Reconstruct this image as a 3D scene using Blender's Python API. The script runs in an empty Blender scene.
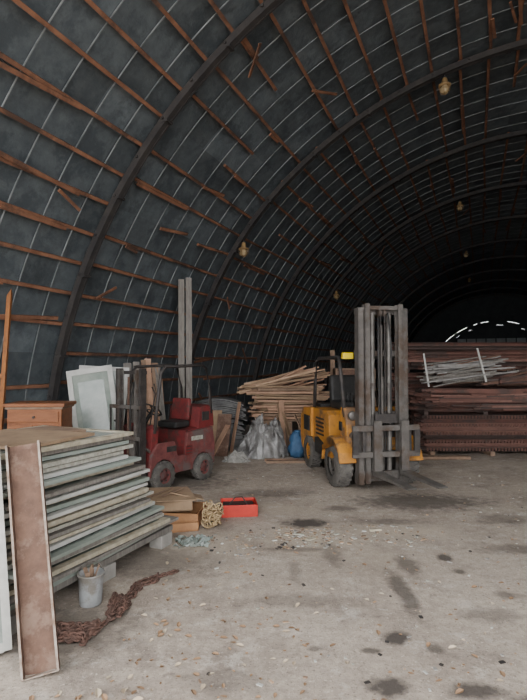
import bpy, math, random
from mathutils import Vector, Matrix, Euler, noise
random.seed(7)
PSI=math.radians(23.25)
R=7.1; CX=1.1
U=random.uniform

# ------------------------------------------------------------ materials
MC={}
def mat(name,c1,c2=None,rough=.7,metal=0.,scale=6.,bump=.2,c3=None,stretch=(1,1,1),lo=.35,hi=.65,detail=8,spec=.4,bscale=None,trans=0.):
    if name in MC: return MC[name]
    m=bpy.data.materials.new(name); m.use_nodes=True
    nt=m.node_tree; N=nt.nodes; L=nt.links
    b=N['Principled BSDF']
    b.inputs['Roughness'].default_value=rough; b.inputs['Metallic'].default_value=metal
    b.inputs['Specular IOR Level'].default_value=spec
    b.inputs['Transmission Weight'].default_value=trans
    tc=N.new('ShaderNodeTexCoord'); mp=N.new('ShaderNodeMapping'); mp.inputs['Scale'].default_value=stretch
    L.new(tc.outputs['Object'],mp.inputs['Vector'])
    n=N.new('ShaderNodeTexNoise'); n.inputs['Scale'].default_value=scale; n.inputs['Detail'].default_value=detail; n.inputs['Roughness'].default_value=.65
    L.new(mp.outputs[0],n.inputs['Vector'])
    cr=N.new('ShaderNodeValToRGB'); e=cr.color_ramp.elements
    e[0].position=lo; e[0].color=(*c1,1); e[1].position=hi; e[1].color=(*(c2 or [x*.7 for x in c1]),1)
    L.new(n.outputs['Fac'],cr.inputs[0]); out=cr.outputs[0]
    if c3:
        n2=N.new('ShaderNodeTexNoise'); n2.inputs['Scale'].default_value=scale*.45; n2.inputs['Detail'].default_value=10; n2.inputs['Roughness'].default_value=.7
        mp2=N.new('ShaderNodeMapping'); mp2.inputs['Location'].default_value=(7,3,11); L.new(mp.outputs[0],mp2.inputs[0]); L.new(mp2.outputs[0],n2.inputs['Vector'])
        r2=N.new('ShaderNodeValToRGB'); r2.color_ramp.elements[0].position=.50; r2.color_ramp.elements[1].position=.60
        L.new(n2.outputs['Fac'],r2.inputs[0])
        mx=N.new('ShaderNodeMixRGB'); mx.inputs[2].default_value=(*c3,1); L.new(r2.outputs[0],mx.inputs[0]); L.new(out,mx.inputs[1]); out=mx.outputs[0]
    L.new(out,b.inputs['Base Color'])
    if bump:
        nb=N.new('ShaderNodeTexNoise'); nb.inputs['Scale'].default_value=bscale or scale*3; nb.inputs['Detail'].default_value=6
        L.new(mp.outputs[0],nb.inputs['Vector'])
        bp=N.new('ShaderNodeBump'); bp.inputs['Strength'].default_value=bump; bp.inputs['Distance'].default_value=.02
        L.new(nb.outputs['Fac'],bp.inputs['Height']); L.new(bp.outputs[0],b.inputs['Normal'])
    MC[name]=m; return m

def sk(f,i): return mat('roof_sheet_%d'%i,tuple(f*k for k in(.066,.080,.090)),tuple(f*k for k in(.122,.143,.153)),rough=.6,metal=.05,scale=5,bump=.6,bscale=9,c3=tuple(f*k for k in(.06,.073,.082)),lo=.3,hi=.7,spec=.4)
SKINS=[sk(.80,0),sk(.95,1),sk(1.05,2),sk(1.25,3)]
SEAM=mat('seam_strip',(.28,.30,.31),(.12,.135,.14),rough=.6,scale=3)
BATT=mat('rusty_batten',(.16,.073,.042),(.27,.13,.075),rough=.9,scale=3,c3=(.085,.048,.034))
RIB=mat('rib_steel',(.032,.031,.032),(.055,.05,.047),rough=.85,metal=.0,scale=5,spec=.2)
MAST=mat('mast_steel',(.085,.078,.072),(.15,.137,.124),rough=.6,metal=.3,scale=7,c3=(.085,.06,.045))
MASTL=mat('cylinder_steel',(.20,.19,.175),(.11,.10,.09),rough=.45,metal=.4,scale=7)
DARK=mat('dark_grease_steel',(.03,.028,.027),(.07,.06,.055),rough=.6,metal=.2,scale=8)
BLACK=mat('black_plastic',(.018,.018,.018),(.035,.034,.032),rough=.6,scale=9)
TIRE=mat('tire_rubber',(.075,.07,.065),(.15,.14,.125),rough=.95,scale=9)
YEL=mat('yellow_paint',(.58,.25,.03),(.42,.18,.03),rough=.6,scale=6,c3=(.17,.10,.055),bump=.08)
RED=mat('red_paint',(.19,.024,.024),(.11,.022,.022),rough=.7,scale=7,c3=(.07,.035,.03),bump=.08)
REDL=mat('red_faded',(.19,.06,.055),(.12,.036,.035),rough=.8,scale=8,c3=(.115,.085,.078),bump=.08)
REDB=mat('red_tray_paint',(.58,.045,.03),(.45,.035,.025),rough=.45,scale=5,bump=.05)
WHITE=mat('white_paint',(.55,.55,.52),(.40,.40,.37),rough=.6,scale=5)
WHT2=mat('aged_white_paint',(.48,.48,.42),(.28,.27,.22),rough=.7,scale=9,stretch=(3,3,3))
CREAM=mat('cream_paint',(.50,.46,.36),(.32,.28,.20),rough=.7,scale=12)
GRN=mat('grey_green_paint',(.20,.24,.21),(.30,.33,.29),rough=.7,scale=5)
GRNL=mat('pale_green_paint',(.36,.40,.36),(.27,.32,.29),rough=.6,scale=3)
GLASS=mat('dusty_glass',(.16,.20,.18),(.30,.33,.30),rough=.22,scale=3,bump=.05,spec=.6)
WOOD=mat('fresh_timber',(.56,.39,.26),(.40,.26,.16),rough=.8,scale=5,stretch=(1,1,1))
WOOD2=mat('old_timber',(.30,.20,.135),(.17,.115,.08),rough=.85,scale=6)
WOODP=mat('pinkish_timber',(.50,.31,.21),(.33,.20,.13),rough=.85,scale=6)
WOODG=mat('grey_timber',(.24,.225,.20),(.15,.135,.12),rough=.9,scale=8,stretch=(4,4,.5))
ORNG=mat('orange_wood',(.30,.11,.04),(.20,.07,.025),rough=.5,scale=5,stretch=(1,1,4))
ORNL=mat('varnished_wood',(.42,.22,.10),(.30,.15,.07),rough=.5,scale=7)
ORNF=mat('orange_steel',(.36,.14,.04),(.22,.09,.035),rough=.7,scale=8)
RUST=mat('rust_steel',(.17,.10,.07),(.11,.065,.048),rough=.9,scale=12,c3=(.21,.14,.105),bump=.3)
RUSTE=mat('channel_edge',(.42,.38,.33),(.20,.13,.09),rough=.8,scale=14)
CHAIN=mat('chain_rust',(.15,.08,.06),(.08,.05,.04),rough=.9,scale=20)
PIPE=mat('red_oxide_steel',(.18,.085,.066),(.12,.062,.05),rough=.85,scale=4,c3=(.085,.058,.05))
PIPEL=mat('red_oxide_light',(.27,.145,.115),(.19,.10,.08),rough=.85,scale=5)
PIPED=mat('dark_oxide_steel',(.09,.058,.048),(.06,.044,.04),rough=.85,scale=5)
GREYP=mat('galv_profile',(.36,.35,.33),(.2,.19,.18),rough=.6,metal=.2,scale=6)
ASB=mat('asbestos_board',(.19,.19,.185),(.11,.11,.11),rough=.95,scale=5)
CARD=mat('cardboard',(.36,.25,.155),(.25,.17,.11),rough=.9,scale=5)
TARPM=mat('plastic_tarp',(.28,.275,.265),(.13,.125,.12),rough=.3,scale=6,c3=(.08,.075,.07),bump=.5,spec=.6)
SACK=mat('white_sack',(.38,.37,.34),(.25,.24,.22),rough=.8,scale=6,bump=.4)
BLUE=mat('blue_bag',(.03,.085,.18),(.05,.13,.25),rough=.6,scale=7,bump=.4)
ROPE=mat('straw_rope',(.56,.42,.24),(.38,.27,.15),rough=.9,scale=20)
BUCK=mat('bucket_plastic',(.42,.44,.45),(.30,.31,.31),rough=.6,scale=10,c3=(.25,.23,.20))
LEAF=mat('dry_leaf',(.36,.23,.13),(.22,.13,.075),rough=.9,scale=2)
LEAF2=mat('pale_leaf',(.58,.50,.38),(.45,.34,.23),rough=.9,scale=2)
LAMPM=mat('lamp_brass',(.30,.20,.09),(.20,.12,.05),rough=.6,scale=9)
LAMPG=mat('lamp_glass',(.42,.33,.19),(.3,.22,.12),rough=.2,scale=9)
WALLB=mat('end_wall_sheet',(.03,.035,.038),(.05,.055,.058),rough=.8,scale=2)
LIGHTP=mat('end_gate_panel',(.4,.43,.43),(.28,.3,.3),rough=.7,scale=2)
YLAMP=mat('yellow_lens',(.90,.68,.02),(.8,.58,.02),rough=.3,scale=5,bump=0)
CRETE=mat('concrete_block',(.36,.34,.31),(.26,.25,.23),rough=.95,scale=8)

# ------------------------------------------------------------ mesh builder
class MB:
    def __init__(s,name): s.name=name; s.v=[]; s.f=[]; s.m=[]; s.sm=[]; s.mats=[]
    def mi(s,m):
        if m not in s.mats: s.mats.append(m)
        return s.mats.index(m)
    def add(s,vs,fs,m,smooth=False,M=None):
        o=len(s.v); i=s.mi(m)
        for p in vs:
            p=Vector(p); s.v.append((M@p) if M else p)
        for f in fs: s.f.append([o+k for k in f]); s.m.append(i); s.sm.append(smooth)
    def box(s,c,sz,m,rot=(0,0,0),M=None,top=1.0):
        x,y,z=[k/2 for k in sz]; t=top
        vs=[(-x,-y,-z),(x,-y,-z),(x,y,-z),(-x,y,-z),(-x*t,-y*t,z),(x*t,-y*t,z),(x*t,y*t,z),(-x*t,y*t,z)]
        fs=[(0,3,2,1),(4,5,6,7),(0,1,5,4),(1,2,6,5),(2,3,7,6),(3,0,4,7)]
        T=Matrix.Translation(c)@Euler(rot).to_matrix().to_4x4()
        if M: T=M@T
        s.add(vs,fs,m,False,T)
    def beam(s,p0,p1,w,h,m,roll=0):
        p0=Vector(p0);p1=Vector(p1);d=p1-p0;L=d.length
        q=d.to_track_quat('Y','Z')
        T=Matrix.Translation((p0+p1)/2)@q.to_matrix().to_4x4()@Matrix.Rotation(roll,4,'Y')
        s.box((0,0,0),(w,L,h),m,M=T)
    def lathe(s,c,ax,prof,m,seg=24,smooth=True):
        q=Vector(ax).to_track_quat('Z','Y'); T=Matrix.Translation(c)@q.to_matrix().to_4x4()
        vs=[];fs=[];n=len(prof)
        for k in range(seg):
            a=2*math.pi*k/seg
            for (r,h) in prof: vs.append((r*math.cos(a),r*math.sin(a),h))
        for k in range(seg):
            for j in range(n-1):
                a=k*n+j;b=((k+1)%seg)*n+j
                fs.append((a,b,b+1,a+1))
        s.add(vs,fs,m,smooth,T)
    def cyl(s,p0,p1,r,m,r1=None,seg=14):
        p0=Vector(p0);p1=Vector(p1);L=(p1-p0).length;r1=r if r1 is None else r1
        s.lathe(p0,p1-p0,[(r,0),(r1,L)],m,seg)
        s.lathe(p0,p1-p0,[(0,0),(r,0)],m,seg,False); s.lathe(p0,p1-p0,[(r1,L),(0,L)],m,seg,False)
    def tube(s,pts,r,m,seg=8,closed=False):
        pts=[Vector(p) for p in pts]; n=len(pts); vs=[];fs=[]
        up=Vector((0,0,1))
        for i,p in enumerate(pts):
            if closed: t=pts[(i+1)%n]-pts[i-1]
            else: t=pts[min(i+1,n-1)]-pts[max(i-1,0)]
            t.normalize()
            u=up if abs(t.dot(up))<.95 else Vector((1,0,0))
            a=t.cross(u).normalized(); b=t.cross(a).normalized()
            for k in range(seg):
                an=2*math.pi*k/seg; vs.append(p+a*r*math.cos(an)+b*r*math.sin(an))
        for i in range(n if closed else n-1):
            for k in range(seg):
                j=(i+1)%n
                fs.append((i*seg+k,i*seg+(k+1)%seg,j*seg+(k+1)%seg,j*seg+k))
        if not closed: fs.append(list(range(seg))); fs.append([(n-1)*seg+k for k in range(seg)][::-1])
        s.add(vs,fs,m,True)
    def prism(s,poly,y0,y1,m):   # poly in xz, extruded along y
        n=len(poly); vs=[(x,y0,z) for x,z in poly]+[(x,y1,z) for x,z in poly]
        fs=[list(range(n)),list(range(n,2*n))[::-1]]+[(i,i+n,(i+1)%n+n,(i+1)%n) for i in range(n)]
        s.add(vs,fs,m)
    def arc(s,y0,y1,r0,r1,t0,t1,n,m):
        vs=[];fs=[]
        for i in range(n+1):
            t=t0+(t1-t0)*i/n; c=math.cos(t);q=math.sin(t)
            vs+=[(CX-r0*c,y0,r0*q),(CX-r0*c,y1,r0*q),(CX-r1*c,y1,r1*q),(CX-r1*c,y0,r1*q)]
        for i in range(n):
            for k in range(4): fs.append((i*4+k,i*4+(k+1)%4,i*4+4+(k+1)%4,i*4+4+k))
        s.add(vs,fs,m)
    def build(s,loc=(0,0,0),rz=0,parent=None,bevel=0,name=None,rot=None,scale=None):
        me=bpy.data.meshes.new(s.name); me.from_pydata([tuple(v) for v in s.v],[],s.f)
        for m in s.mats: me.materials.append(m)
        me.polygons.foreach_set('material_index',s.m); me.polygons.foreach_set('use_smooth',s.sm)
        me.update(); me.validate()
        import bmesh
        bm=bmesh.new(); bm.from_mesh(me); bmesh.ops.recalc_face_normals(bm,faces=bm.faces); bm.to_mesh(me); bm.free()
        o=bpy.data.objects.new(name or s.name,me); bpy.context.collection.objects.link(o)
        o.location=loc; o.rotation_euler=rot or (0,0,rz)
        if scale: o.scale=(scale,)*3
        if parent: o.parent=parent
        if bevel:
            b=o.modifiers.new('bevel','BEVEL'); b.width=bevel; b.segments=2; b.limit_method='ANGLE'; b.angle_limit=math.radians(50)
        return o
def empty(name,loc,rz,sc=1):
    e=bpy.data.objects.new(name,None); bpy.context.collection.objects.link(e); e.location=loc; e.rotation_euler=(0,0,rz); e.scale=(sc,)*3; e.empty_display_size=.2; return e

# ------------------------------------------------------------ camera
cam=bpy.data.cameras.new('camera'); co=bpy.data.objects.new('camera',cam); bpy.context.collection.objects.link(co)
co.location=(0,0,1.65); co.rotation_euler=(math.radians(91.8),0,0)
cam.sensor_fit='VERTICAL'; cam.sensor_height=36; cam.lens=505/700*36; cam.clip_end=300
bpy.context.scene.camera=co

# ------------------------------------------------------------ world
w=bpy.data.worlds.new('overcast'); bpy.context.scene.world=w; w.use_nodes=True
bg=w.node_tree.nodes['Background']; bg.inputs[0].default_value=(.985,.985,1.0,1); bg.inputs[1].default_value=5.8

# ------------------------------------------------------------ hangar shell
STEP=.26; Y0=-.52; NY=162; Y1=Y0+STEP*NY
def hpt(X,Y,z=0):
    return Vector((X*math.cos(PSI)+Y*math.sin(PSI),-X*math.sin(PSI)+Y*math.cos(PSI),z))
b=MB('ceiling'); na=96; ny=NY; vs=[]
for j in range(ny+1):
    y=Y0+STEP*j
    for i in range(na+1):
        t=math.pi*i/na
        r=R+.03*noise.noise(Vector((y*1.3,t*9,0)))+.015*noise.noise(Vector((y*4,t*25,3)))
        if i%2 and j%2: r+=.022
        vs.append((CX-r*math.cos(t),y,max(r*math.sin(t),0)))
grp=[[],[],[],[]]; pick={}
for j in range(ny):
    for i in range(na):
        a=j*(na+1)+i; k=(i//2,j//2)
        if k not in pick: pick[k]=random.choice([0,1,1,2,2,3])
        grp[pick[k]].append((a,a+1,a+na+2,a+na+1))
b.v=[Vector(v) for v in vs]
for g in range(4):
    i=b.mi(SKINS[g])
    for f in grp[g]: b.f.append(list(f)); b.m.append(i); b.sm.append(True)
b.build(rz=-PSI)
b=MB('ceiling_seam_strips'); y=Y0
while y<26:
    b.arc(y-.007,y+.007,R-.028,R-.038,.02,math.pi-.02,96,SEAM)
    y+=STEP*2
b.build(rz=-PSI)
ribs=[5.6+3.6*k for k in range(-1,11)]
b=MB('roof_battens'); nb=48
def batten(t,ya,yb,rr,w,h,skew=0,m=BATT):
    ca=lambda tt:(CX-rr*math.cos(tt),rr*math.sin(tt))
    x0,z0=ca(t-skew/2); x1,z1=ca(t+skew/2)
    p0=Vector((x0,ya,z0));p1=Vector((x1,yb,z1)); d=(p1-p0)
    T=Matrix.Translation((p0+p1)/2)@d.to_track_quat('Y','Z').to_matrix().to_4x4()@Matrix.Rotation(t-math.pi/2,4,'Y')
    b.box((0,0,0),(w,d.length,h),m,M=T)
bays=[Y0+.02]+ribs
for k in range(1,nb):
    t=math.pi*k/nb
    for j in range(len(bays)-1):
        ya,yb=bays[j],bays[j+1]
        q=random.random()
        tt=t+U(-.003,.003)
        if q<.04: batten(tt,ya,ya+(yb-ya)*U(.3,.7),R-.055,.046,.04,U(-.012,.012))
        elif q<.08: batten(tt,yb-(yb-ya)*U(.3,.7),yb,R-.055,.046,.04,U(-.012,.012))
        else: batten(tt,ya,yb,R-.055,.046,.04,U(-.008,.008))
        for _ in range(2):
            if random.random()<.32 and j<8:
                L_=U(.3,1.5); s0=U(ya,yb-L_*.9) if yb-ya>L_ else ya; batten(tt+U(-.009,.009),s0,s0+L_,R-.085,.05,.022,U(-.014,.014))
        if random.random()<.10 and j<8:
            s0=U(ya,yb-.6); batten(tt+U(-.02,.02),s0,s0+U(.25,.6),R-.14,.04,.02,U(-.06,.06))
b.build(rz=-PSI)
for k,yr in enumerate(ribs):
    b=MB('arch_rib')
    for dy in (-.058,.028): b.arc(yr+dy,yr+dy+.03,R-.08,R-.175,0,math.pi,72,RIB)
    b.arc(yr-.035,yr+.035,R-.165,R-.172,0,math.pi,72,RIB)
    for i in range(1,36):
        t=math.pi*i/36; rr=R-.12
        b.beam((CX-rr*math.cos(t),yr-.085,rr*math.sin(t)),(CX-rr*math.cos(t),yr+.085,rr*math.sin(t)),.03,.03,RIB)
        if i%2: b.beam((CX-(rr-.045)*math.cos(t),yr-.065,(rr-.045)*math.sin(t)),(CX-(rr-.045)*math.cos(t),yr+.065,(rr-.045)*math.sin(t)),.08,.03,RIB)
    b.build(rz=-PSI)
# end wall with arched light gaps and gate
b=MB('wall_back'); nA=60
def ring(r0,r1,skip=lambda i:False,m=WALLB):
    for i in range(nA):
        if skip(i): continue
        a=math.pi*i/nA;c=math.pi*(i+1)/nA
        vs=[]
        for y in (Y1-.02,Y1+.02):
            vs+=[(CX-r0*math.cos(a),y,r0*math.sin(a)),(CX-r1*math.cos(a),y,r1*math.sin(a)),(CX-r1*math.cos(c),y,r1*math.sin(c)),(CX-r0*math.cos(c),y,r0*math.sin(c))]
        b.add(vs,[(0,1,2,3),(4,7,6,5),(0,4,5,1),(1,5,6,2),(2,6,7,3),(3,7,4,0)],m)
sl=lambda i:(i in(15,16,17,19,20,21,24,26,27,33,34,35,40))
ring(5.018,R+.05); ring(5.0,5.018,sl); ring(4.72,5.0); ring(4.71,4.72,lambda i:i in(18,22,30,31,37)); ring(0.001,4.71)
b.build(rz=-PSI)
b=MB('door_1')
for i in range(8):
    b.box((CX-2.4+i*.68,Y1-.12,1.9),(.6,.06,3.6),LIGHTP)
for z in (.5,1.9,3.3): b.box((CX,Y1-.17,z),(5.6,.06,.12),WALLB)
b.build(rz=-PSI)

# ------------------------------------------------------------ floor
m=bpy.data.materials.new('concrete_floor'); m.use_nodes=True; nt=m.node_tree;N=nt.nodes;L=nt.links
bs=N['Principled BSDF']; bs.inputs['Roughness'].default_value=.9; bs.inputs['Specular IOR Level'].default_value=.25
tc=N.new('ShaderNodeTexCoord')
def nz(scale,detail=8,rough=.6,loc=(0,0,0)):
    mp=N.new('ShaderNodeMapping'); mp.inputs['Location'].default_value=loc; L.new(tc.outputs['Object'],mp.inputs[0])
    n=N.new('ShaderNodeTexNoise'); n.inputs['Scale'].default_value=scale;n.inputs['Detail'].default_value=detail;n.inputs['Roughness'].default_value=rough
    L.new(mp.outputs[0],n.inputs['Vector']); return n
def ramp(src,p0,p1,c0=(0,0,0),c1=(1,1,1)):
    r=N.new('ShaderNodeValToRGB'); e=r.color_ramp.elements; e[0].position=p0;e[1].position=p1;e[0].color=(*c0,1);e[1].color=(*c1,1); L.new(src,r.inputs[0]); return r.outputs[0]
def mix(f,a,bc,mode='MIX'):
    x=N.new('ShaderNodeMixRGB'); x.blend_type=mode
    if isinstance(f,float): x.inputs[0].default_value=f
    else: L.new(f,x.inputs[0])
    L.new(a,x.inputs[1])
    if isinstance(bc,tuple): x.inputs[2].default_value=(*bc,1)
    else: L.new(bc,x.inputs[2])
    return x.outputs[0]
def blobs(lst,amp,lo,hi):
    dn=nz(9,6,.6,(1,1,1)); tot=None
    for (sx,sy,rx,ry,st) in lst:
        mp=N.new('ShaderNodeMapping'); mp.vector_type='POINT'
        mp.inputs['Location'].default_value=(-sx/rx,-sy/ry,0); mp.inputs['Scale'].default_value=(1/rx,1/ry,1); L.new(tc.outputs['Object'],mp.inputs[0])
        ln=N.new('ShaderNodeVectorMath'); ln.operation='LENGTH'; L.new(mp.outputs[0],ln.inputs[0])
        ad=N.new('ShaderNodeMath'); ad.operation='MULTIPLY_ADD'; L.new(dn.outputs['Fac'],ad.inputs[0]); ad.inputs[1].default_value=amp; L.new(ln.outputs['Value'],ad.inputs[2])
        mr=N.new('ShaderNodeMapRange'); mr.inputs[1].default_value=hi; mr.inputs[2].default_value=lo; mr.inputs[3].default_value=0; mr.inputs[4].default_value=min(st,.97); L.new(ad.outputs[0],mr.inputs[0])
        if tot is None: tot=mr.outputs[0]
        else:
            mm=N.new('ShaderNodeMath'); mm.operation='MAXIMUM'; L.new(tot,mm.inputs[0]); L.new(mr.outputs[0],mm.inputs[1]); tot=mm.outputs[0]
    return tot
c=ramp(nz(.9).outputs['Fac'],.3,.7,(.34,.29,.245),(.50,.445,.38))
c=mix(.65,c,ramp(nz(14,10,.75).outputs['Fac'],.3,.7,(.32,.30,.28),(.69,.67,.64)),'OVERLAY')
c=mix(ramp(nz(1.6,10,.78,(5,5,0)).outputs['Fac'],.50,.66,(0,0,0),(.85,.85,.85)),c,(.23,.19,.16))
c=mix(ramp(nz(4,10,.78,(9,1,0)).outputs['Fac'],.54,.63,(0,0,0),(.7,.7,.7)),c,(.58,.53,.465))
c=mix(ramp(nz(7,10,.8,(4,2,0)).outputs['Fac'],.57,.65,(0,0,0),(.65,.65,.65)),c,(.17,.14,.12))
c=mix(ramp(nz(60,4,.6,(2,7,0)).outputs['Fac'],.57,.67,(0,0,0),(.8,.8,.8)),c,(.17,.14,.115))
c=mix(ramp(nz(35,5,.6,(3,9,0)).outputs['Fac'],.61,.68,(0,0,0),(.85,.85,.85)),c,(.64,.57,.48))
c=mix(blobs([(.45,4.9,.5,.4,.7),(-.6,4.7,.5,.35,.6),(1.3,5.1,.6,.25,.6),(1.0,4.4,.3,.4,.35),(.3,5.9,.5,.25,.4)],2.4,1.5,2.5),c,(.54,.46,.36))
stains=[(.44,5.35,.24,.15,1),(.80,3.12,.09,.075,1.1),(.64,2.65,.105,.085,1.1),(.62,2.98,.06,.03,.8),(1.02,3.75,.07,.38,.75),(1.2,4.25,.09,.22,.7),(1.55,4.4,.06,.1,.9),(1.57,4.1,.05,.05,.8),
 (1.07,2.62,.14,.06,.9),(1.3,2.5,.1,.08,.8),(1.0,3.0,.05,.05,.7),(.35,4.6,.35,.06,.5),(.6,4.5,.08,.3,.5),(1.9,6.2,.8,.35,.75),(-1.4,7.3,.9,.6,.7),(2.6,5.5,.3,.2,.5),(.1,6.6,.5,.2,.5),(-.9,4.3,.5,.35,.5),(-1.3,3.2,.5,.35,.6),(1.5,3.4,.2,.1,.5),(.2,3.6,.3,.1,.4),(2.3,4.6,.4,.12,.5),(1.3,5.4,.35,.1,.5),(-.2,2.7,.25,.1,.35),(.9,5.9,.2,.12,.6),(.25,4.1,.05,.2,.4),(1.75,3.7,.08,.06,.6),(.3,3.0,.04,.03,.6)]
c=mix(blobs(stains,2.0,1.6,2.3),c,(.085,.073,.064))
L.new(c,bs.inputs['Base Color'])
bp=N.new('ShaderNodeBump'); bp.inputs['Strength'].default_value=.5; bp.inputs['Distance'].default_value=.02
L.new(nz(18,10,.75).outputs['Fac'],bp.inputs['Height']); L.new(bp.outputs[0],bs.inputs['Normal'])
b=MB('floor'); b.add([(-9,-14,0),(45,-14,0),(45,46,0),(-9,46,0)],[(0,1,2,3)],m); b.build()

# ------------------------------------------------------------ hanging lamps
for yr in (9.2,16.4,23.6,30.8):
    for deg in (37.5,76.5,103.5,142.5):
        t=math.radians(deg); x=CX-(R-.18)*math.cos(t); z=(R-.18)*math.sin(t)
        b=MB('caged_hanging_lamp')
        b.cyl((0,0,0),(0,0,-.14),.008,DARK,seg=6)
        b.lathe((0,0,-.06),(0,0,-1),[(0,0),(.035,0),(.05,.04),(.05,.10),(.105,.12),(.105,.15),(.05,.15)],LAMPM,16)
        b.lathe((0,0,-.21),(0,0,-1),[(.055,0),(.08,.04),(.075,.09),(.04,.12),(0,.13)],LAMPG,14)
        for k in range(6):
            a=k*math.pi/3; b.tube([(.09*math.cos(a)*f,.09*math.sin(a)*f,-.20-h) for f,h in((1,0),(1.1,.06),(.85,.12),(.05,.155))],.004,LAMPM,5)
        b.tube([(.095*math.cos(a*.5236),.095*math.sin(a*.5236),-.27) for a in range(12)],.004,LAMPM,5,True)
        b.build(loc=hpt(x,yr,z))

# ------------------------------------------------------------ forklifts
def wheel(b,c,r,w,side,rim,lugs=22):
    x,y,z=c
    b.lathe((x,y-w/2,z),(0,1,0),[(r*.55,0),(r*.9,0),(r*.98,w*.12),(r,w*.3),(r,w*.7),(r*.98,w*.88),(r*.9,w),(r*.55,w)],TIRE,32)
    for k in range(lugs):
        a=2*math.pi*k/lugs
        for sg in (-1,1):
            M=Matrix.Translation(c)@Matrix.Rotation(a+sg*.06,4,'Y')
            b.box((r*.995,sg*w*.24,0),(.02,w*.42,r*.13),TIRE,rot=(sg*.35,0,0),M=M)
    b.lathe((x,y-w*.35,z),(0,1,0),[(0,0),(r*.25,0),(r*.3,w*.12),(r*.5,w*.14),(r*.58,0)],rim,24)
    b.lathe((x,y+w*.35,z),(0,-1,0),[(0,0),(r*.25,0),(r*.3,w*.12),(r*.5,w*.14),(r*.58,0)],rim,24)
    for k in range(6):
        a=k*math.pi/3
        for sg in(-1,1): b.cyl((x+r*.4*math.cos(a),y+sg*w*.22,z+r*.4*math.sin(a)),(x+r*.4*math.cos(a),y+sg*w*.32,z+r*.4*math.sin(a)),.014,DARK,seg=6)
def chan(x,y,z0,z1,w,d,m,sg):
    b.box((x,y,(z0+z1)/2),(d,.014,z1-z0),m); b.box((x-d/2+.008,y-sg*w/2,(z0+z1)/2),(.016,w,z1-z0),m); b.box((x+d/2-.008,y-sg*w/2,(z0+z1)/2),(.016,w,z1-z0),m)

E=empty('yellow_forklift',(1.50,7.10,0),math.radians(-78))
b=MB('wheels')
for sy in(-1,1):
    wheel(b,(0,sy*.48,.31),.305,.21,sy,MASTL); wheel(b,(-1.35,sy*.42,.26),.255,.18,sy,YEL)
b.build(parent=E)
b=MB('chassis')
b.box((-.62,0,.36),(1.5,.66,.32),DARK); b.box((0,0,.31),(.14,.86,.14),DARK); b.box((-1.35,0,.25),(.12,.7,.1),DARK)
b.prism([(-.95,.32),(-.32,.32),(-.32,.40),(-.95,.55)],-.52,.52,BLACK)
b.build(parent=E,bevel=.01)
b=MB('body_panels')
for sy in(-1,1):   # front fenders
    pts=[]; n=9
    for k in range(n): a=math.radians(10+170*k/(n-1)); pts.append((.38*math.cos(a),.31+.38*math.sin(a)))
    for k in range(n-1,-1,-1): a=math.radians(10+170*k/(n-1)); pts.append((.35*math.cos(a),.31+.35*math.sin(a)))
    y0,y1=(.36,.6) if sy>0 else (-.6,-.36)
    b.prism(pts,y0,y1,YEL)
b.prism([(.02,.5),(.22,.5),(.20,.92),(.10,1.08),(-.02,1.08),(-.05,.6)],-.44,.44,YEL)      # cowl
b.prism([(-1.25,.42),(-.42,.42),(-.46,.92),(-.55,.98),(-1.25,.98)],-.46,.46,YEL)          # hood
for sy in(-1,1): b.prism([(-.5,.36),(.0,.36),(.0,.5),(-.5,.5)],sy*.53-.02,sy*.53+.02,YEL)
b.build(parent=E,bevel=.02)
b=MB('counterweight')
b.prism([(-1.18,.52),(-1.2,.98),(-1.62,.96),(-1.76,.82),(-1.80,.5),(-1.72,.3),(-1.64,.26),(-1.62,.48)],-.5,.5,YEL)
b.box((-1.815,0,.62),(.03,.7,.22),BLACK); b.box((-1.45,0,1.0),(.3,.6,.06),BLACK)
for sy in(-1,1): b.box((-1.4,sy*.505,.72),(.3,.02,.25),BLACK)
b.build(parent=E,bevel=.035)
b=MB('hood_vents')
for k in range(5):
    for sy in(-1,1): b.box((-.85,sy*.465,.6+k*.06),(.35,.015,.025),BLACK)
b.box((.225,0,.78),(.02,.5,.2),BLACK)
for sy in(-1,1): b.box((.0,sy*.445,.82),(.1,.012,.12),BLACK); b.box((-.3,sy*.552,.43),(.12,.01,.06),WHITE)
b.build(parent=E)
b=MB('seat'); b.box((-.78,0,1.05),(.48,.48,.13),BLACK); b.box((-1.05,0,1.28),(.12,.46,.45),BLACK,rot=(0,-.15,0)); b.build(parent=E,bevel=.04)
b=MB('steering_wheel')
b.cyl((-.02,0,1.0),(-.22,0,1.2),.025,BLACK)
q=Vector((-.2,0,.2)).to_track_quat('Z','Y')
b.tube([Vector((-.22,0,1.2))+q@Vector((.17*math.cos(a*.3927),.17*math.sin(a*.3927),0)) for a in range(16)],.015,BLACK,8,True)
for a in range(3): b.cyl((-.22,0,1.2),Vector((-.22,0,1.2))+q@Vector((.17*math.cos(a*2.09),.17*math.sin(a*2.09),0)),.01,BLACK)
for k in range(3): b.cyl((.0,-.2-.06*k,1.05),(-.06,-.2-.06*k,1.25),.008,BLACK); b.lathe((-.06,-.2-.06*k,1.24),(0,0,1),[(0,0),(.018,.01),(.018,.03),(0,.04)],BLACK,8)
b.build(parent=E)
b=MB('overhead_guard')
for sy in(-1,1):
    b.tube([(.1,sy*.42,.95),(-.02,sy*.42,1.45),(-.1,sy*.42,1.72),(-.18,sy*.41,1.77),(-1.02,sy*.41,1.77),(-1.12,sy*.42,1.72),(-1.2,sy*.42,1.4),(-1.25,sy*.42,.95)],.028,DARK,8)
for k in range(7): b.beam((-.18-k*.13,-.41,1.77),(-.18-k*.13,.41,1.77),.04,.025,DARK)
b.build(parent=E)
b=MB('work_lights')
b.box((.0,-.34,1.79),(.08,.15,.09),YLAMP); b.box((-.05,-.34,1.76),(.06,.05,.04),DARK)
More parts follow.
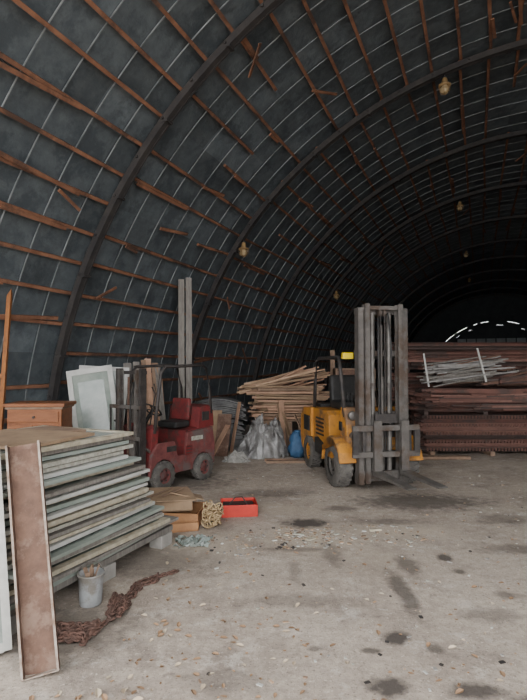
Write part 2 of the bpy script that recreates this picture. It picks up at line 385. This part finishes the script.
b.lathe((-.08,.36,1.82),(1,0,0),[(0,-.05),(.045,-.04),(.065,.02),(.065,.05),(0,.06)],BLACK,16)
for sy in(-1,1): b.lathe((.22,sy*.36,.98),(1,0,0),[(0,-.04),(.06,-.03),(.06,.03),(0,.035)],MASTL,14)
b.build(parent=E,bevel=.008)
b=MB('mast')
for sg in(-1,1):
    chan(.36,sg*.345,.10,2.42,.065,.13,MAST,sg); chan(.40,sg*.262,.12,2.47,.06,.12,MAST,sg)
    b.cyl((.33,sg*.12,.15),(.33,sg*.12,2.36),.036,MASTL); b.cyl((.33,sg*.12,1.35),(.33,sg*.12,1.42),.046,MAST)
    b.beam((.40,sg*.03,.5),(.40,sg*.03,2.35),.022,.012,DARK)
    b.cyl((.37,sg*.03-.02,2.36),(.37,sg*.03+.02,2.36),.05,MAST)
b.cyl((.34,0,.2),(.34,0,1.5),.042,MASTL); b.cyl((.34,0,1.5),(.34,0,2.2),.026,MASTL)
for z,hh in((2.38,.08),(1.82,.07),(1.0,.08),(.18,.14)): b.box((.285,0,z),(.03,.70,hh),MAST)
b.box((.40,0,2.42),(.05,.56,.05),MAST); b.box((.40,0,.22),(.05,.56,.1),MAST)
for sg in(-1,1): b.cyl((.28,sg*.37,.75),(-.2,sg*.37,.5),.035,MAST)
b.tube([(.42,.07,2.35),(.45,.1,1.9),(.44,.09,1.3),(.46,.1,.8)],.012,BLACK,6)
b.tube([(.42,-.07,2.3),(.46,-.09,1.8),(.44,-.07,1.2),(.46,-.1,.75)],.012,BLACK,6)
b.build(parent=E)
b=MB('carriage')
for z in(.50,.84): b.box((.49,0,z),(.045,.94,.075),MAST)
for y in(-.30,.34): b.box((.47,y,.68),(.03,.05,.34),DARK)
for sg in(-1,1): b.box((.50,sg*.43,.66),(.05,.08,.30),DARK)
b.box((.47,0,.96),(.04,.30,.12),DARK)
b.build(parent=E,bevel=.006)
b=MB('forks')
for y in(-.14,.24):
    b.box((.535,y,.58),(.045,.11,.72),MAST)
    b.prism([(.51,.235),(1.42,.262),(1.44,.272),(1.42,.285),(.56,.295),(.51,.33)],y-.06,y+.06,MASTL)
b.build(parent=E,bevel=.005)

E=empty('red_forklift',(-1.62,6.98,0),math.radians(-126),.94)
b=MB('wheels')
for sy in(-1,1):
    wheel(b,(0,sy*.36,.20),.198,.12,sy,REDL,18); wheel(b,(-.82,sy*.36,.20),.198,.12,sy,REDL,18)
b.build(parent=E)
b=MB('chassis'); b.box((-.42,0,.26),(1.1,.56,.14),DARK); b.cyl((0,-.34,.2),(0,.34,.2),.04,DARK); b.cyl((-.82,-.34,.2),(-.82,.34,.2),.04,DARK); b.build(parent=E,bevel=.01)
b=MB('body_panels')
def arch(cx,r,n=7):
    return [(cx+r*math.cos(math.pi-math.pi*k/(n-1)),.2+r*math.sin(math.pi-math.pi*k/(n-1))) for k in range(n)]
side=[(-1.08,.24),(-1.055,.22)]+arch(-.82,.23)+arch(0,.23)+[(.245,.22),(.22,.50),(.10,.66),(-.22,.66),(-.28,.44),(-.44,.44),(-.48,.76),(-1.04,.80),(-1.09,.5)]
for y0,y1 in((.33,.38),(-.38,-.33)): b.prism(side,y0,y1,REDL)
b.prism([(-1.07,.3),(-.48,.3),(-.50,.78),(-1.03,.82),(-1.08,.6)],-.33,.33,RED)
b.prism([(.08,.3),(.2,.3),(.16,.86),(.09,.92),(.04,.86)],-.32,.32,RED)
b.box((-.2,0,.35),(.5,.66,.04),DARK)
b.build(parent=E,bevel=.012)
b=MB('counterweight'); b.prism([(-.76,.80),(-.80,1.12),(-1.0,1.14),(-1.10,1.05),(-1.12,.80)],-.33,.33,RED); b.box((-.92,.335,.97),(.16,.015,.14),DARK); b.build(parent=E,bevel=.03)
b=MB('side_plate'); b.box((-.68,.385,.66),(.24,.01,.06),WHT2); b.box((-.15,.385,.56),(.18,.01,.08),DARK); b.box((-.5,.388,.50),(.14,.01,.14),RED)
for k in range(3): b.box((-.5,.394,.46+k*.045),(.12,.006,.012),DARK)
b.build(parent=E)
b=MB('seat'); b.box((-.56,0,.86),(.32,.4,.10),BLACK); b.box((-.72,0,1.08),(.07,.38,.34),RED,rot=(0,-.1,0)); b.build(parent=E,bevel=.03)
b=MB('overhead_guard')
for sy in(-1,1):
    b.tube([(.12,sy*.32,.8),(.06,sy*.32,1.3),(.0,sy*.32,1.66),(-.08,sy*.32,1.74),(-.84,sy*.32,1.77),(-.94,sy*.32,1.72),(-1.03,sy*.32,1.4),(-1.06,sy*.32,1.0)],.024,DARK,8)
for x in(-.05,-.25,-.45,-.65,-.84): b.beam((x,-.32,1.75),(x,.32,1.755),.03,.018,DARK)
b.build(parent=E)
b=MB('steering_wheel'); b.cyl((.06,0,.88),(-.12,0,1.10),.02,BLACK)
q=Vector((-.16,0,.2)).to_track_quat('Z','Y')
b.tube([Vector((-.12,0,1.10))+q@Vector((.15*math.cos(a*.3927),.15*math.sin(a*.3927),0)) for a in range(16)],.013,BLACK,8,True)
for a in range(3): b.cyl((-.12,0,1.10),Vector((-.12,0,1.10))+q@Vector((.15*math.cos(a*2.09),.15*math.sin(a*2.09),0)),.009,BLACK)
b.tube([(.1,.2,.9),(.05,.22,1.2),(.0,.2,1.35),(.02,.15,1.45)],.01,BLACK,6)
b.tube([(.1,.1,.9),(.0,.16,1.1),(-.02,.24,1.25),(.08,.26,1.5)],.01,BLACK,6)
b.build(parent=E)
b=MB('mast')
for sg in(-1,1):
    chan(.28,sg*.27,.07,1.72,.05,.09,DARK,sg); chan(.31,sg*.205,.09,1.70,.04,.08,MAST,sg)
    b.cyl((.26,sg*.07,.1),(.26,sg*.07,1.5),.02,MASTL)
    b.cyl((.24,sg*.29,.6),(.05,sg*.29,.45),.02,MAST)
for z in(1.66,1.15,.7,.14): b.box((.23,0,z),(.025,.54,.05),DARK)
b.beam((.32,0,.4),(.32,0,1.6),.03,.01,RUST)
b.tube([(.27,.1,1.6),(.40,.14,1.3),(.38,.12,.9),(.27,.1,.6)],.01,BLACK,6)
b.build(parent=E)
b=MB('carriage')
for z in(.45,.75,1.18): b.box((.375,0,z),(.03,.66,.05),MAST)
for y in(-.32,-.11,.11,.32): b.box((.375,y,.80),(.018,.025,.78),DARK)
b.build(parent=E)
b=MB('forks')
for y in(-.2,.2):
    b.box((.405,y,.42),(.035,.09,.6),MAST); b.prism([(.39,.10),(.95,.12),(.95,.135),(.42,.15),(.39,.17)],y-.045,y+.045,MAST)
b.build(parent=E,bevel=.004)

# ------------------------------------------------------------ window sash stack (left)
b=MB('window_sash_stack')
n=25; z=.185
for i in range(n):
    f=i/(n-1); th=U(.022,.031)
    yend=4.02-.56*f**.7+U(-.08,.08); ystart=2.22+U(-.05,.05)
    xf=-2.61-.15*f+U(-.045,.045); wd=U(.95,1.05); Lh=yend-ystart
    M=Matrix.Translation((xf-wd/2,(yend+ystart)/2,z+th/2))@Euler((U(-.005,.005),U(-.008,.008),U(-.04,.04))).to_matrix().to_4x4()
    fm=random.choice([WHT2,CREAM,WHITE,WHT2,GRNL,GRN,CREAM,WOODG]); rw=.06
    for sx in(-1,1): b.box((sx*(wd/2-rw/2),0,0),(rw,Lh,th),fm,M=M)
    for sy in(-1,1): b.box((0,sy*(Lh/2-rw/2),0),(wd-2*rw,rw,th),fm,M=M)
    b.box((0,Lh*.08,0),(wd-2*rw,rw*.8,th),fm,M=M)
    b.box((0,0,0),(wd-2*rw,Lh-2*rw,th*.4),GLASS,M=M)
    b.box((-wd*.02,0,-th/2-.005),(wd-.12,Lh-.10,.010),DARK,M=M)  # inset dark slab: shade of the gap under each sash, put in as colour
    z+=th+U(.008,.013)
ztop=z
b.box((-3.2,2.75,z+.008),(.85,.75,.022),CARD,rot=(0,0,.1)); b.box((-3.3,3.2,z+.008),(.5,.3,.02),WOOD2,rot=(0,0,-.2))
b.build(rz=-PSI)
b=MB('wooden_pallet')
for xx in(-3.5,-3.1,-2.72):
    b.box((xx,3.13,.143),(.12,1.84,.05),WOODG)
    for yy in(2.35,3.15,3.94): b.box((xx,yy,.058),(.14,.17,.116),CRETE if xx>-2.8 else WOODG,rot=(0,0,U(-.1,.1)))
b.build(rz=-PSI,bevel=.006)

# ------------------------------------------------------------ leaning channel etc.
b=MB('rusty_steel_channel')
p0=Vector((-1.19,2.77,.0)); p1=Vector((-1.455,3.09,1.17))
d=(p1-p0); Ln=d.length; yv=d.normalized(); xv=Vector((1,.25,0)); xv=(xv-yv*xv.dot(yv)).normalized(); zv=xv.cross(yv)
M=Matrix((( xv.x,yv.x,zv.x,p0.x),(xv.y,yv.y,zv.y,p0.y),(xv.z,yv.z,zv.z,p0.z),(0,0,0,1)))
b.box((0,Ln/2,-.0),(.18,Ln,.008),RUST,M=M)
for sg in(-1,1):
    b.box((sg*.087,Ln/2,.032),(.008,Ln,.065),RUST,M=M); b.box((sg*.088,Ln/2,.066),(.012,Ln,.005),RUSTE,M=M)
b.box((0,.0,.03),(.18,.006,.06),RUSTE,M=M)
b.build()
b=MB('leaning_glazed_panel')
M=Matrix.Translation((-1.61,2.86,.0))@Euler((math.radians(-3),math.radians(-4),math.radians(28))).to_matrix().to_4x4()
for sx in(-1,1): b.box((sx*.17,0,.62),(.045,.035,1.2),WHITE,M=M)
for z in(.04,.62,1.2): b.box((0,0,z),(.30,.03,.05),WHITE,M=M)
b.box((0,0,.62),(.30,.008,1.15),GLASS,M=M)
b.build()
b=MB('leaning_plank')
b.beam((-1.745,3.0,.0),(-1.68,3.13,1.50),.11,.03,WOODG); b.beam((-1.86,2.98,.0),(-1.84,3.12,1.42),.12,.025,WOOD2)
b.build(bevel=.003)

# ------------------------------------------------------------ bucket
b=MB('paint_bucket')
b.lathe((0,0,0),(0,0,1),[(0,.002),(.070,.0),(.074,.01),(.086,.20),(.092,.205),(.092,.215),(.084,.215),(.072,.02),(0,.018)],BUCK,28)
b.tube([(.09*math.cos(a),.02,.19+.10*math.sin(a)) for a in [math.pi*k/12 for k in range(13)]],.003,MASTL,6)
for k in range(5): b.beam((U(-.03,.03),U(-.03,.03),.03),(U(-.07,.07),U(-.07,.07),U(.22,.27)),.03,.008,WOOD2)
b.build(loc=(-1.20,3.56,0))
# ------------------------------------------------------------ chain
b=MB('rusty_chain')
def chain(path,ls=.05):
    pts=[Vector(p) for p in path]; acc=[]
    for a,c in zip(pts,pts[1:]):
        nn=max(1,int((c-a).length/.012))
        for k in range(nn): acc.append(a+(c-a)*k/nn)
    k=0
    step=max(1,int(ls*.72/.012))
    i=0
    while i+step<len(acc):
        p=acc[i]; t=(acc[i+step]-p).normalized(); side=t.cross(Vector((0,0,1))).normalized()
        up=Vector((0,0,1)); e=side if k%2==0 else (up*.8+side*.5).normalized()
        c=p+Vector((U(-.006,.006),U(-.006,.006),.018 if k%2 else .012))
        ring=[c+t*(ls*.5)*math.cos(a)+e*(ls*.30)*math.sin(a) for a in [2*math.pi*q/12 for q in range(12)]]
        b.tube(ring,.0075,CHAIN,6,True); i+=step;k+=1
chain([(-1.00,3.36,0),(-.97,3.62,0),(-.96,3.85,0),(-.86,3.95,0),(-.76,4.02,0),(-.66,4.12,0)])
chain([(-1.30,3.02,0),(-1.22,3.1,0),(-1.12,3.12,0),(-1.04,3.2,0),(-1.0,3.3,0),(-1.0,3.5,0),(-.94,3.7,0),(-.90,3.8,0)])
chain([(-1.0,3.5,0),(-.92,3.66,0),(-.95,3.8,0),(-.82,3.9,0),(-.84,4.05,0)])
for r in range(8):
    c=[(-1.16+U(-.15,.14),3.12+U(-.1,.10),U(0,.045)) for _ in range(5)]; chain(c)
for r in range(6):
    c=[(-.99+U(-.06,.07),3.42+U(-.14,.22),U(0,.03)) for _ in range(4)]; chain(c)
b.build()

# ------------------------------------------------------------ crate with rope, red tray
b=MB('wooden_crate')
def tray(c,sz,rz,m,t=.012):
    M=Matrix.Translation(c)@Matrix.Rotation(rz,4,'Z')
    x,y,z=sz
    b.box((0,0,t/2),(x,y,t),m,M=M)
    for s in(-1,1): b.box((s*(x/2-t/2),0,z/2),(t,y,z),m,M=M); b.box((0,s*(y/2-t/2),z/2),(x-2*t,t,z),m,M=M)
tray((-.95,5.42,0),(.62,.46,.15),-.1,ORNL); tray((-1.0,5.42,.15),(.46,.38,.10),.2,CARD)
tray((-.86,5.12,.0),(.40,.13,.085),.25,ORNL)
b.box((-1.0,5.40,.29),(.50,.40,.012),CARD,rot=(.12,.06,.4)); b.box((-.84,5.52,.26),(.36,.3,.012),CARD,rot=(-.1,.25,.2))
for k in range(2): b.beam((-1.15+k*.1,5.25,.305),(-1.0+k*.12,5.55,.32),.03,.010,WOOD2)
b.build()
b=MB('straw_rope_bundle')
for k in range(44):      # tangled coils of rope
    c=Vector((-.52+U(-.06,.07),5.24+U(-.13,.12),U(.03,.22))); r0=U(.03,.07)
    n1=Vector((U(-1,1),U(-1,.2),U(-.6,.8))).normalized(); q=n1.to_track_quat('Z','Y'); a0=U(0,6)
    pts=[]
    for j in range(14):
        a=a0+j*.42; rr=r0*(1+.25*noise.noise(Vector((k,a,0)))); p=c+q@Vector((rr*math.cos(a),rr*math.sin(a)*.7,.02*math.sin(a*2.3)))
        p.z=max(p.z,.01); p.x=max(p.x,-.63); pts.append(p)
    b.tube(pts,.0075,ROPE,6)
b.build()
b=MB('red_metal_tray')
tray((-.28,5.72,0),(.40,.32,.13),.12,REDB)
b.box((-.28,5.72,.08),(.34,.26,.04),DARK,rot=(0,0,.12)); b.tube([(-.38,5.72,.1),(-.32,5.74,.17),(-.24,5.72,.18),(-.18,5.70,.1)],.008,DARK,6)
b.build(bevel=.003)

# ------------------------------------------------------------ cabinet, frame, doors
b=MB('wooden_cabinet')
b.box((0,0,.62),(.62,.42,1.1),ORNG); b.box((0,0,1.19),(.70,.48,.04),ORNG); b.box((0,0,1.155),(.66,.45,.03),WOOD2); b.box((0,0,.05),(.64,.44,.1),WOOD2)
for sx in(-1,1):
    b.box((sx*.15,-.215,.55),(.27,.02,.82),ORNG); b.box((sx*.15,-.227,.55),(.17,.012,.66),WOOD2)
b.box((0,-.215,1.05),(.56,.02,.13),ORNG); b.cyl((0,-.22,1.05),(0,-.25,1.05),.015,DARK)
b.build(loc=(-2.70,6.15,0),rz=math.radians(4),bevel=.006)
b=MB('orange_steel_frame')
for x in(-.9,0): b.beam((x,-.25,0),(x,.15,3.05),.05,.05,ORNF)
for q in(0.02,.5,.985): b.beam((-.9,-.25+.4*q,3.05*q),(0,-.25+.4*q,3.05*q),.05,.05,ORNF)
b.build(loc=(-3.24,6.35,0),rz=.1)
b=MB('leaning_door')
M=Matrix.Translation((-2.20,7.05,0))@Euler((math.radians(-10),math.radians(-9),math.radians(12))).to_matrix().to_4x4()
b.box((0,0,.83),(.60,.035,1.66),GRN,M=M)
for sx in(-1,1): b.box((sx*.28,-.02,.83),(.07,.03,1.66),WHITE,M=M)
for z in(.06,.62,1.62): b.box((0,-.02,z),(.60,.03,.08),WHITE,M=M)
b.box((0,-.02,1.1),(.36,.012,.75),GLASS,M=M)
b.cyl(M@Vector((.26,-.05,.85)),M@Vector((.26,-.09,.85)),.015,DARK)
b.build(bevel=.003)
b=MB('window_frame_leaning')
M=Matrix.Translation((-2.42,7.36,0))@Euler((math.radians(-9),math.radians(3),math.radians(14))).to_matrix().to_4x4()
for sx in(-1,0,1): b.box((sx*.33,0,.83),(.06,.05,1.66),WHITE,M=M)
for z in(.03,.55,1.1,1.63): b.box((0,0,z),(.66,.045,.06),WHITE,M=M)
b.box((0,0,.83),(.62,.006,1.6),GLASS,M=M)
b.build()
b=MB('leaning_board_bundle')
for k in range(10):
    x=-2.16+k*.075; b.beam((x+U(-.05,.05),8.0,0),(x-.2+U(-.08,.08),8.35+U(0,.1),U(1.5,1.78)),U(.07,.13),.025,random.choice([WOODP,WOOD2,WOODG,WOODP]))
b.build()
b=MB('tall_plank_pair')
b.beam((-1.46,9.05,0),(-1.52,9.30,3.25),.11,.045,WOODG); b.beam((-1.32,9.05,0),(-1.39,9.32,3.28),.11,.045,WOODG)
b.build(bevel=.004)

# ------------------------------------------------------------ mid background: boards, timber, tarp, bag
b=MB('asbestos_sheet_stack')
z=.0
for k in range(34):
    th=.03; L_=1.05+U(-.08,.08); xo=-.92+U(-.05,.05)
    vs=[];fs=[];nn=8
    for i in range(nn+1):
        x=-L_/2+L_*i/nn; sag=-.14*(abs(x)/(L_/2))**2*(z/1.1)
        for yy in(-.3,.3):
            for zz in(0,th*.8): vs.append((xo+x,10.15+yy,z+sag+zz+.0))
    for i in range(nn):
        a=i*4;c=a+4; fs+=[(a,c,c+1,a+1),(a+2,a+3,c+3,c+2),(a,a+2,c+2,c),(a+1,c+1,c+3,a+3)]
    fs+=[(0,1,3,2),(nn*4,nn*4+2,nn*4+3,nn*4+1)]
    b.add(vs,fs,ASB); z+=th
b.build()
b=MB('timber_pile')
for x in(.05,.5,.95):
    b.box((x,10.35,.28),(.12,.9,.56),WOOD2)
z=.56
WL=[WOOD,WOODP,WOODP,WOOD2,CARD,WOOD]
for lay in range(13):
    th=.05 if lay%3 else .03
    for q in range(6):
        L_=U(1.0,1.55); xc=.52+U(-.18,.16)
        b.box((xc,9.98+q*.15+U(-.03,.03),z+th/2),(L_,U(.09,.125),th*.9),random.choice(WL),rot=(0,U(-.02,.02),U(-.16,.16)))
    z+=th+.012
for k in range(32):
    y0=9.92+U(0,.6); s=U(-.08,.12)
    b.beam((-.48+U(-.1,.6),y0,1.16+s+U(-.05,.05)),(1.15+U(-.4,.25),y0+U(-.1,.2),1.44+s+U(-.08,.12)),U(.05,.13),.03,random.choice(WL))
for k in range(7):   # loose boards leaning against the front of the pile
    x=-.05+U(0,1.0); b.beam((x,9.78,0.0),(x+U(-.4,.4),9.9,U(.6,1.05)),U(.06,.12),.022,random.choice([WOODP,WOOD2,CARD]))
b.build()
b=MB('storage_cabinet')
b.box((1.95,10.95,.80),(.85,.5,1.6),WOOD2); b.box((1.95,10.69,.80),(.8,.02,1.54),RUST); b.box((1.95,10.67,.80),(.02,.02,1.54),DARK); b.box((1.52,11.15,1.0),(.1,.1,2.0),WOOD2)
b.build(bevel=.01)
def heap(name,loc,sx,sy,h0,m,seed,cr1=.16):
    b=MB(name); vs=[];fs=[];nx=80;ny=56
    for j in range(ny+1):
        for i in range(nx+1):
            u=i/nx*2-1;v=j/ny*2-1
            rr=math.sqrt(u*u+v*v)
            h=max(0,1-rr**2)**.55*h0*(.75+.9*noise.noise(Vector((u*1.7,v*1.7,seed))))
            cr=cr1*abs(noise.noise(Vector((u*4,v*4,seed+2))))+.11*abs(noise.noise(Vector((u*9,v*9,seed+5))))+.05*abs(noise.noise(Vector((u*20,v*20,seed+5))))
            hh=max(.004,h+(cr if rr<.97 else 0)*(1.05-min(rr,1))*1.3*h0/.5)
            vs.append((u*sx+.05*noise.noise(Vector((u*5,v*5,9))),v*sy+.05*noise.noise(Vector((u*5,v*5,19))),hh))
    for j in range(ny):
        for i in range(nx):
            a=j*(nx+1)+i
            if vs[a][2]>.0041 or vs[a+nx+2][2]>.0041: fs.append((a,a+1,a+nx+2,a+nx+1))
    b.add(vs,fs,m,False); b.build(loc=loc)
heap('crumpled_tarp_heap',(-.01,9.30,0),.48,.34,.62,TARPM,1.3)
heap('white_sack',(-.46,8.76,0),.24,.14,.16,SACK,6.1,.05)
b=MB('leaning_brown_panel')
b.beam((-1.02,9.35,0),(-1.04,9.65,.80),.5,.02,CARD); b.beam((-.78,9.25,0),(-.72,9.55,.74),.26,.02,RUST); b.beam((-.62,9.7,0),(-.46,9.8,.95),.10,.02,WOODP); b.beam((-.95,9.15,0),(-.66,9.42,.55),.12,.02,WOODP)
b.build()
b=MB('blue_sack')
vs=[];fs=[];nu=24;nv=14
for j in range(nv+1):
    ph=math.pi*j/nv
    for i in range(nu):
        a=2*math.pi*i/nu; rr=math.sin(ph)**.6; k=1+.35*noise.noise(Vector((math.cos(a)*2,math.sin(a)*2,ph*2)))+.16*noise.noise(Vector((math.cos(a)*6,math.sin(a)*6,ph*6)))
        vs.append((.17*rr*k*math.cos(a),.14*rr*k*math.sin(a),max(0,.21-.24*math.cos(ph)*k)))
for j in range(nv):
    for i in range(nu): fs.append((j*nu+i,j*nu+(i+1)%nu,(j+1)*nu+(i+1)%nu,(j+1)*nu+i))
b.add(vs,fs,BLUE,True); b.lathe((0,0,.40),(0,0,1),[(.05,0),(.03,.03),(.07,.08),(.05,.09)],BLUE,10); b.build(loc=(.62,9.18,0))
b=MB('loose_boards')
b.box((.42,8.66,.02),(.75,.10,.04),WOOD2,rot=(0,0,.05)); b.box((.32,8.79,.02),(.6,.10,.035),WOODP,rot=(0,0,-.04)); b.box((3.2,9.0,.03),(.9,.14,.05),WOOD2,rot=(0,0,.02))
b.build(bevel=.003)

# ------------------------------------------------------------ steel stack right
b=MB('steel_profile_stack')
def zprof(x0,x1,y,z,w,h,m,tilt=0):   # C profile beam running x
    M=Matrix.Translation(((x0+x1)/2,y,z))@Euler((0,tilt,tilt*.7)).to_matrix().to_4x4(); Lx=x1-x0
    b.box((0,0,.004),(Lx,w,.008),m,M=M); b.box((0,0,h-.004),(Lx,w,.008),m,M=M); b.box((0,w/2-.004,h/2),(Lx,.008,h),m,M=M)
def tier(x0,x1,y0,ny,z0,nz,w,h,mm,gap=.006,jx=.08,til=.0):
    for iz in range(nz):
        for iy in range(ny):
            zprof(x0+U(-jx,jx),x1+U(-jx,jx),y0+iy*(w+.01)+w/2+U(-.012,.012),z0+iz*(h+gap),w,h,random.choice(mm),U(-til,til))
def spacers(xs,y0,y1,z,m=WOOD2,h=.05):
    for x in xs: b.box((x,(y0+y1)/2,z+h/2),(.08,y1-y0,h),m)
P=[PIPE,PIPE,PIPEL,PIPED]
spacers([3.1,4.2,5.3,6.4,7.5],9.3,10.2,0,WOOD2,.08)
tier(2.95,8.2,9.35,6,.08,9,.13,.068,P,til=.002)
for iz in range(0,9,2):       # stamped ribs of the corrugated profiles
    for k in range(85): b.box((3.02+k*.06,9.345,.114+iz*.074),(.026,.016,.05),PIPE)
spacers([3.0,4.1,5.2,6.3,7.4],9.35,10.2,.75,PIPED,.06)
tier(2.95,8.2,9.42,6,.81,6,.12,.062,P,jx=.2,til=.006)
spacers([3.2,4.3,5.4,6.5],10.5,11.3,0,WOOD2,.1)
tier(2.90,8.4,10.5,6,.10,9,.13,.075,P); spacers([3.0,4.0,5.0,6.0,7.0],10.5,11.3,.84,PIPED,.06)
tier(2.85,8.4,10.5,6,.90,8,.13,.07,P,jx=.15); spacers([3.0,4.0,5.0,6.0,7.0],10.5,11.3,1.52,PIPED,.06)
tier(3.0,8.4,10.5,6,1.58,7,.13,.075,P,jx=.3,til=.009)
for k in range(30):   # loose bars laid in front of the middle tier
    x0=2.95+U(-.1,1.6); zz=.84+U(0,.38)
    b.beam((x0,9.34+U(0,.06),zz),(x0+U(1.2,3),9.34+U(0,.06),zz+U(-.04,.05)),.045,.03,random.choice(P))
b.build()
b=MB('galvanized_pole_bundle')
for k in range(56):
    y=9.5+U(0,.6); z=1.27+U(0,.34)+(y-9.5)*.15
    x0=3.05+U(-.05,.45); x1=x0+U(1.0,1.5)
    b.beam((x0,y,z+U(-.03,.05)),(x1,y+U(-.1,.1),z+U(.04,.26)),.038,.026,random.choice([GREYP,GREYP,WOODG,RUST]))
b.beam((3.08,9.42,1.26),(3.0,9.45,1.88),.03,.03,WHITE); b.beam((4.15,9.42,1.35),(4.0,9.45,1.98),.03,.03,WHITE); b.beam((3.0,9.40,1.34),(4.2,9.40,1.50),.03,.025,GREYP)
b.build()
b=MB('rusty_angle_bundle')
for k in range(46):
    y=9.45+U(0,.6); s=U(0,.34)
    b.beam((4.3+U(-.2,.3),y,1.27+s*.3+U(0,.04)),(5.9+U(0,1),y+U(0,.2),1.30+s+U(0,.20)),.055,.03,random.choice([PIPE,RUST,PIPEL,PIPED,PIPEL]))
b.build()

# ------------------------------------------------------------ leaves and scraps
b=MB('fallen_leaves')
for k in range(520):
    d=2.1+3.0*random.random()**1.6; x=U(-.62,.62)*d
    if k%3==0: d=U(2.1,3.4); x=U(-.6,.1)*d
    if x<-.85 and d>2.6: continue
    if (x+1.2)**2+(d-2.77)**2<.05: continue
    s=U(.007,.026); a=U(0,6.28)
    M=Matrix.Translation((x,d,.006))@Euler((U(-.25,.25),U(-.25,.25),a)).to_matrix().to_4x4()
    b.add([(-s,0,0),(-s*.4,-s*.55,.004),(s*.5,-s*.5,.003),(s*1.2,0,0),(s*.5,s*.5,.004),(-s*.4,s*.55,.003),(0,0,-.003)],[(6,0,1),(6,1,2),(6,2,3),(6,3,4),(6,4,5),(6,5,0)],random.choice([LEAF,LEAF,LEAF,LEAF2]),False,M)
for (x,d) in((-.83,2.58),(-.62,2.52),(-.70,2.60),(-.9,2.5),(-.1,2.5)):
    M=Matrix.Translation((x,d,.01))@Euler((.2,-.2,U(0,6))).to_matrix().to_4x4(); s=.03
    b.add([(-s,0,0),(-s*.4,-s*.55,.012),(s*.5,-s*.5,.01),(s*1.2,0,0),(s*.5,s*.5,.012),(-s*.4,s*.55,.01),(0,0,-.003)],[(6,0,1),(6,1,2),(6,2,3),(6,3,4),(6,4,5),(6,5,0)],LEAF2,False,M)
b.build()
b=MB('floor_debris')
for k in range(620):
    q=random.random()
    if q<.25: x,y=.42+U(-.32,.32),4.9+U(-.3,.3)
    elif q<.34: x,y=-.35+U(-.15,.35),4.75+U(-.3,.3)
    elif q<.44: x,y=1.1+U(-.35,.5),5.0+U(-.3,.3)
    else: x,y=U(-.4,3.4),U(2.3,8)
    s=U(.005,.017) if q<.44 else U(.004,.013)
    b.box((x,y,s*.3),(s*U(1,3.4),s*U(1,2),s*.5),random.choice([WHITE,WHT2,CRETE,WOOD,WOOD2,WOOD2,CARD,DARK]),rot=(0,0,U(0,3)))
b.box((1.12,5.1,.012),(.12,.03,.02),CREAM,rot=(0,0,.2)); b.box((.45,4.85,.008),(.09,.05,.012),CREAM,rot=(0,0,.7)); b.box((.35,4.98,.008),(.10,.025,.012),WHT2,rot=(0,0,-.4))
b.build()
b=MB('torn_plastic_sheet')
vs=[];fs=[];nn=16
for j in range(nn+1):
    for i in range(nn+1):
        u=i/nn-.5;v=j/nn-.5
        vs.append((u*.32+.05*noise.noise(Vector((u*6,v*6,0))),v*.26+.05*noise.noise(Vector((u*6,v*6,4))),.004+.07*abs(noise.noise(Vector((u*8,v*8,8))))))
for j in range(nn):
    for i in range(nn):
        a=j*(nn+1)+i
        if noise.noise(Vector((i*.3,j*.3,0)))<.25: fs.append((a,a+1,a+nn+2,a+nn+1))
b.add(vs,fs,GLASS,False); b.build(loc=(-.66,4.76,0))
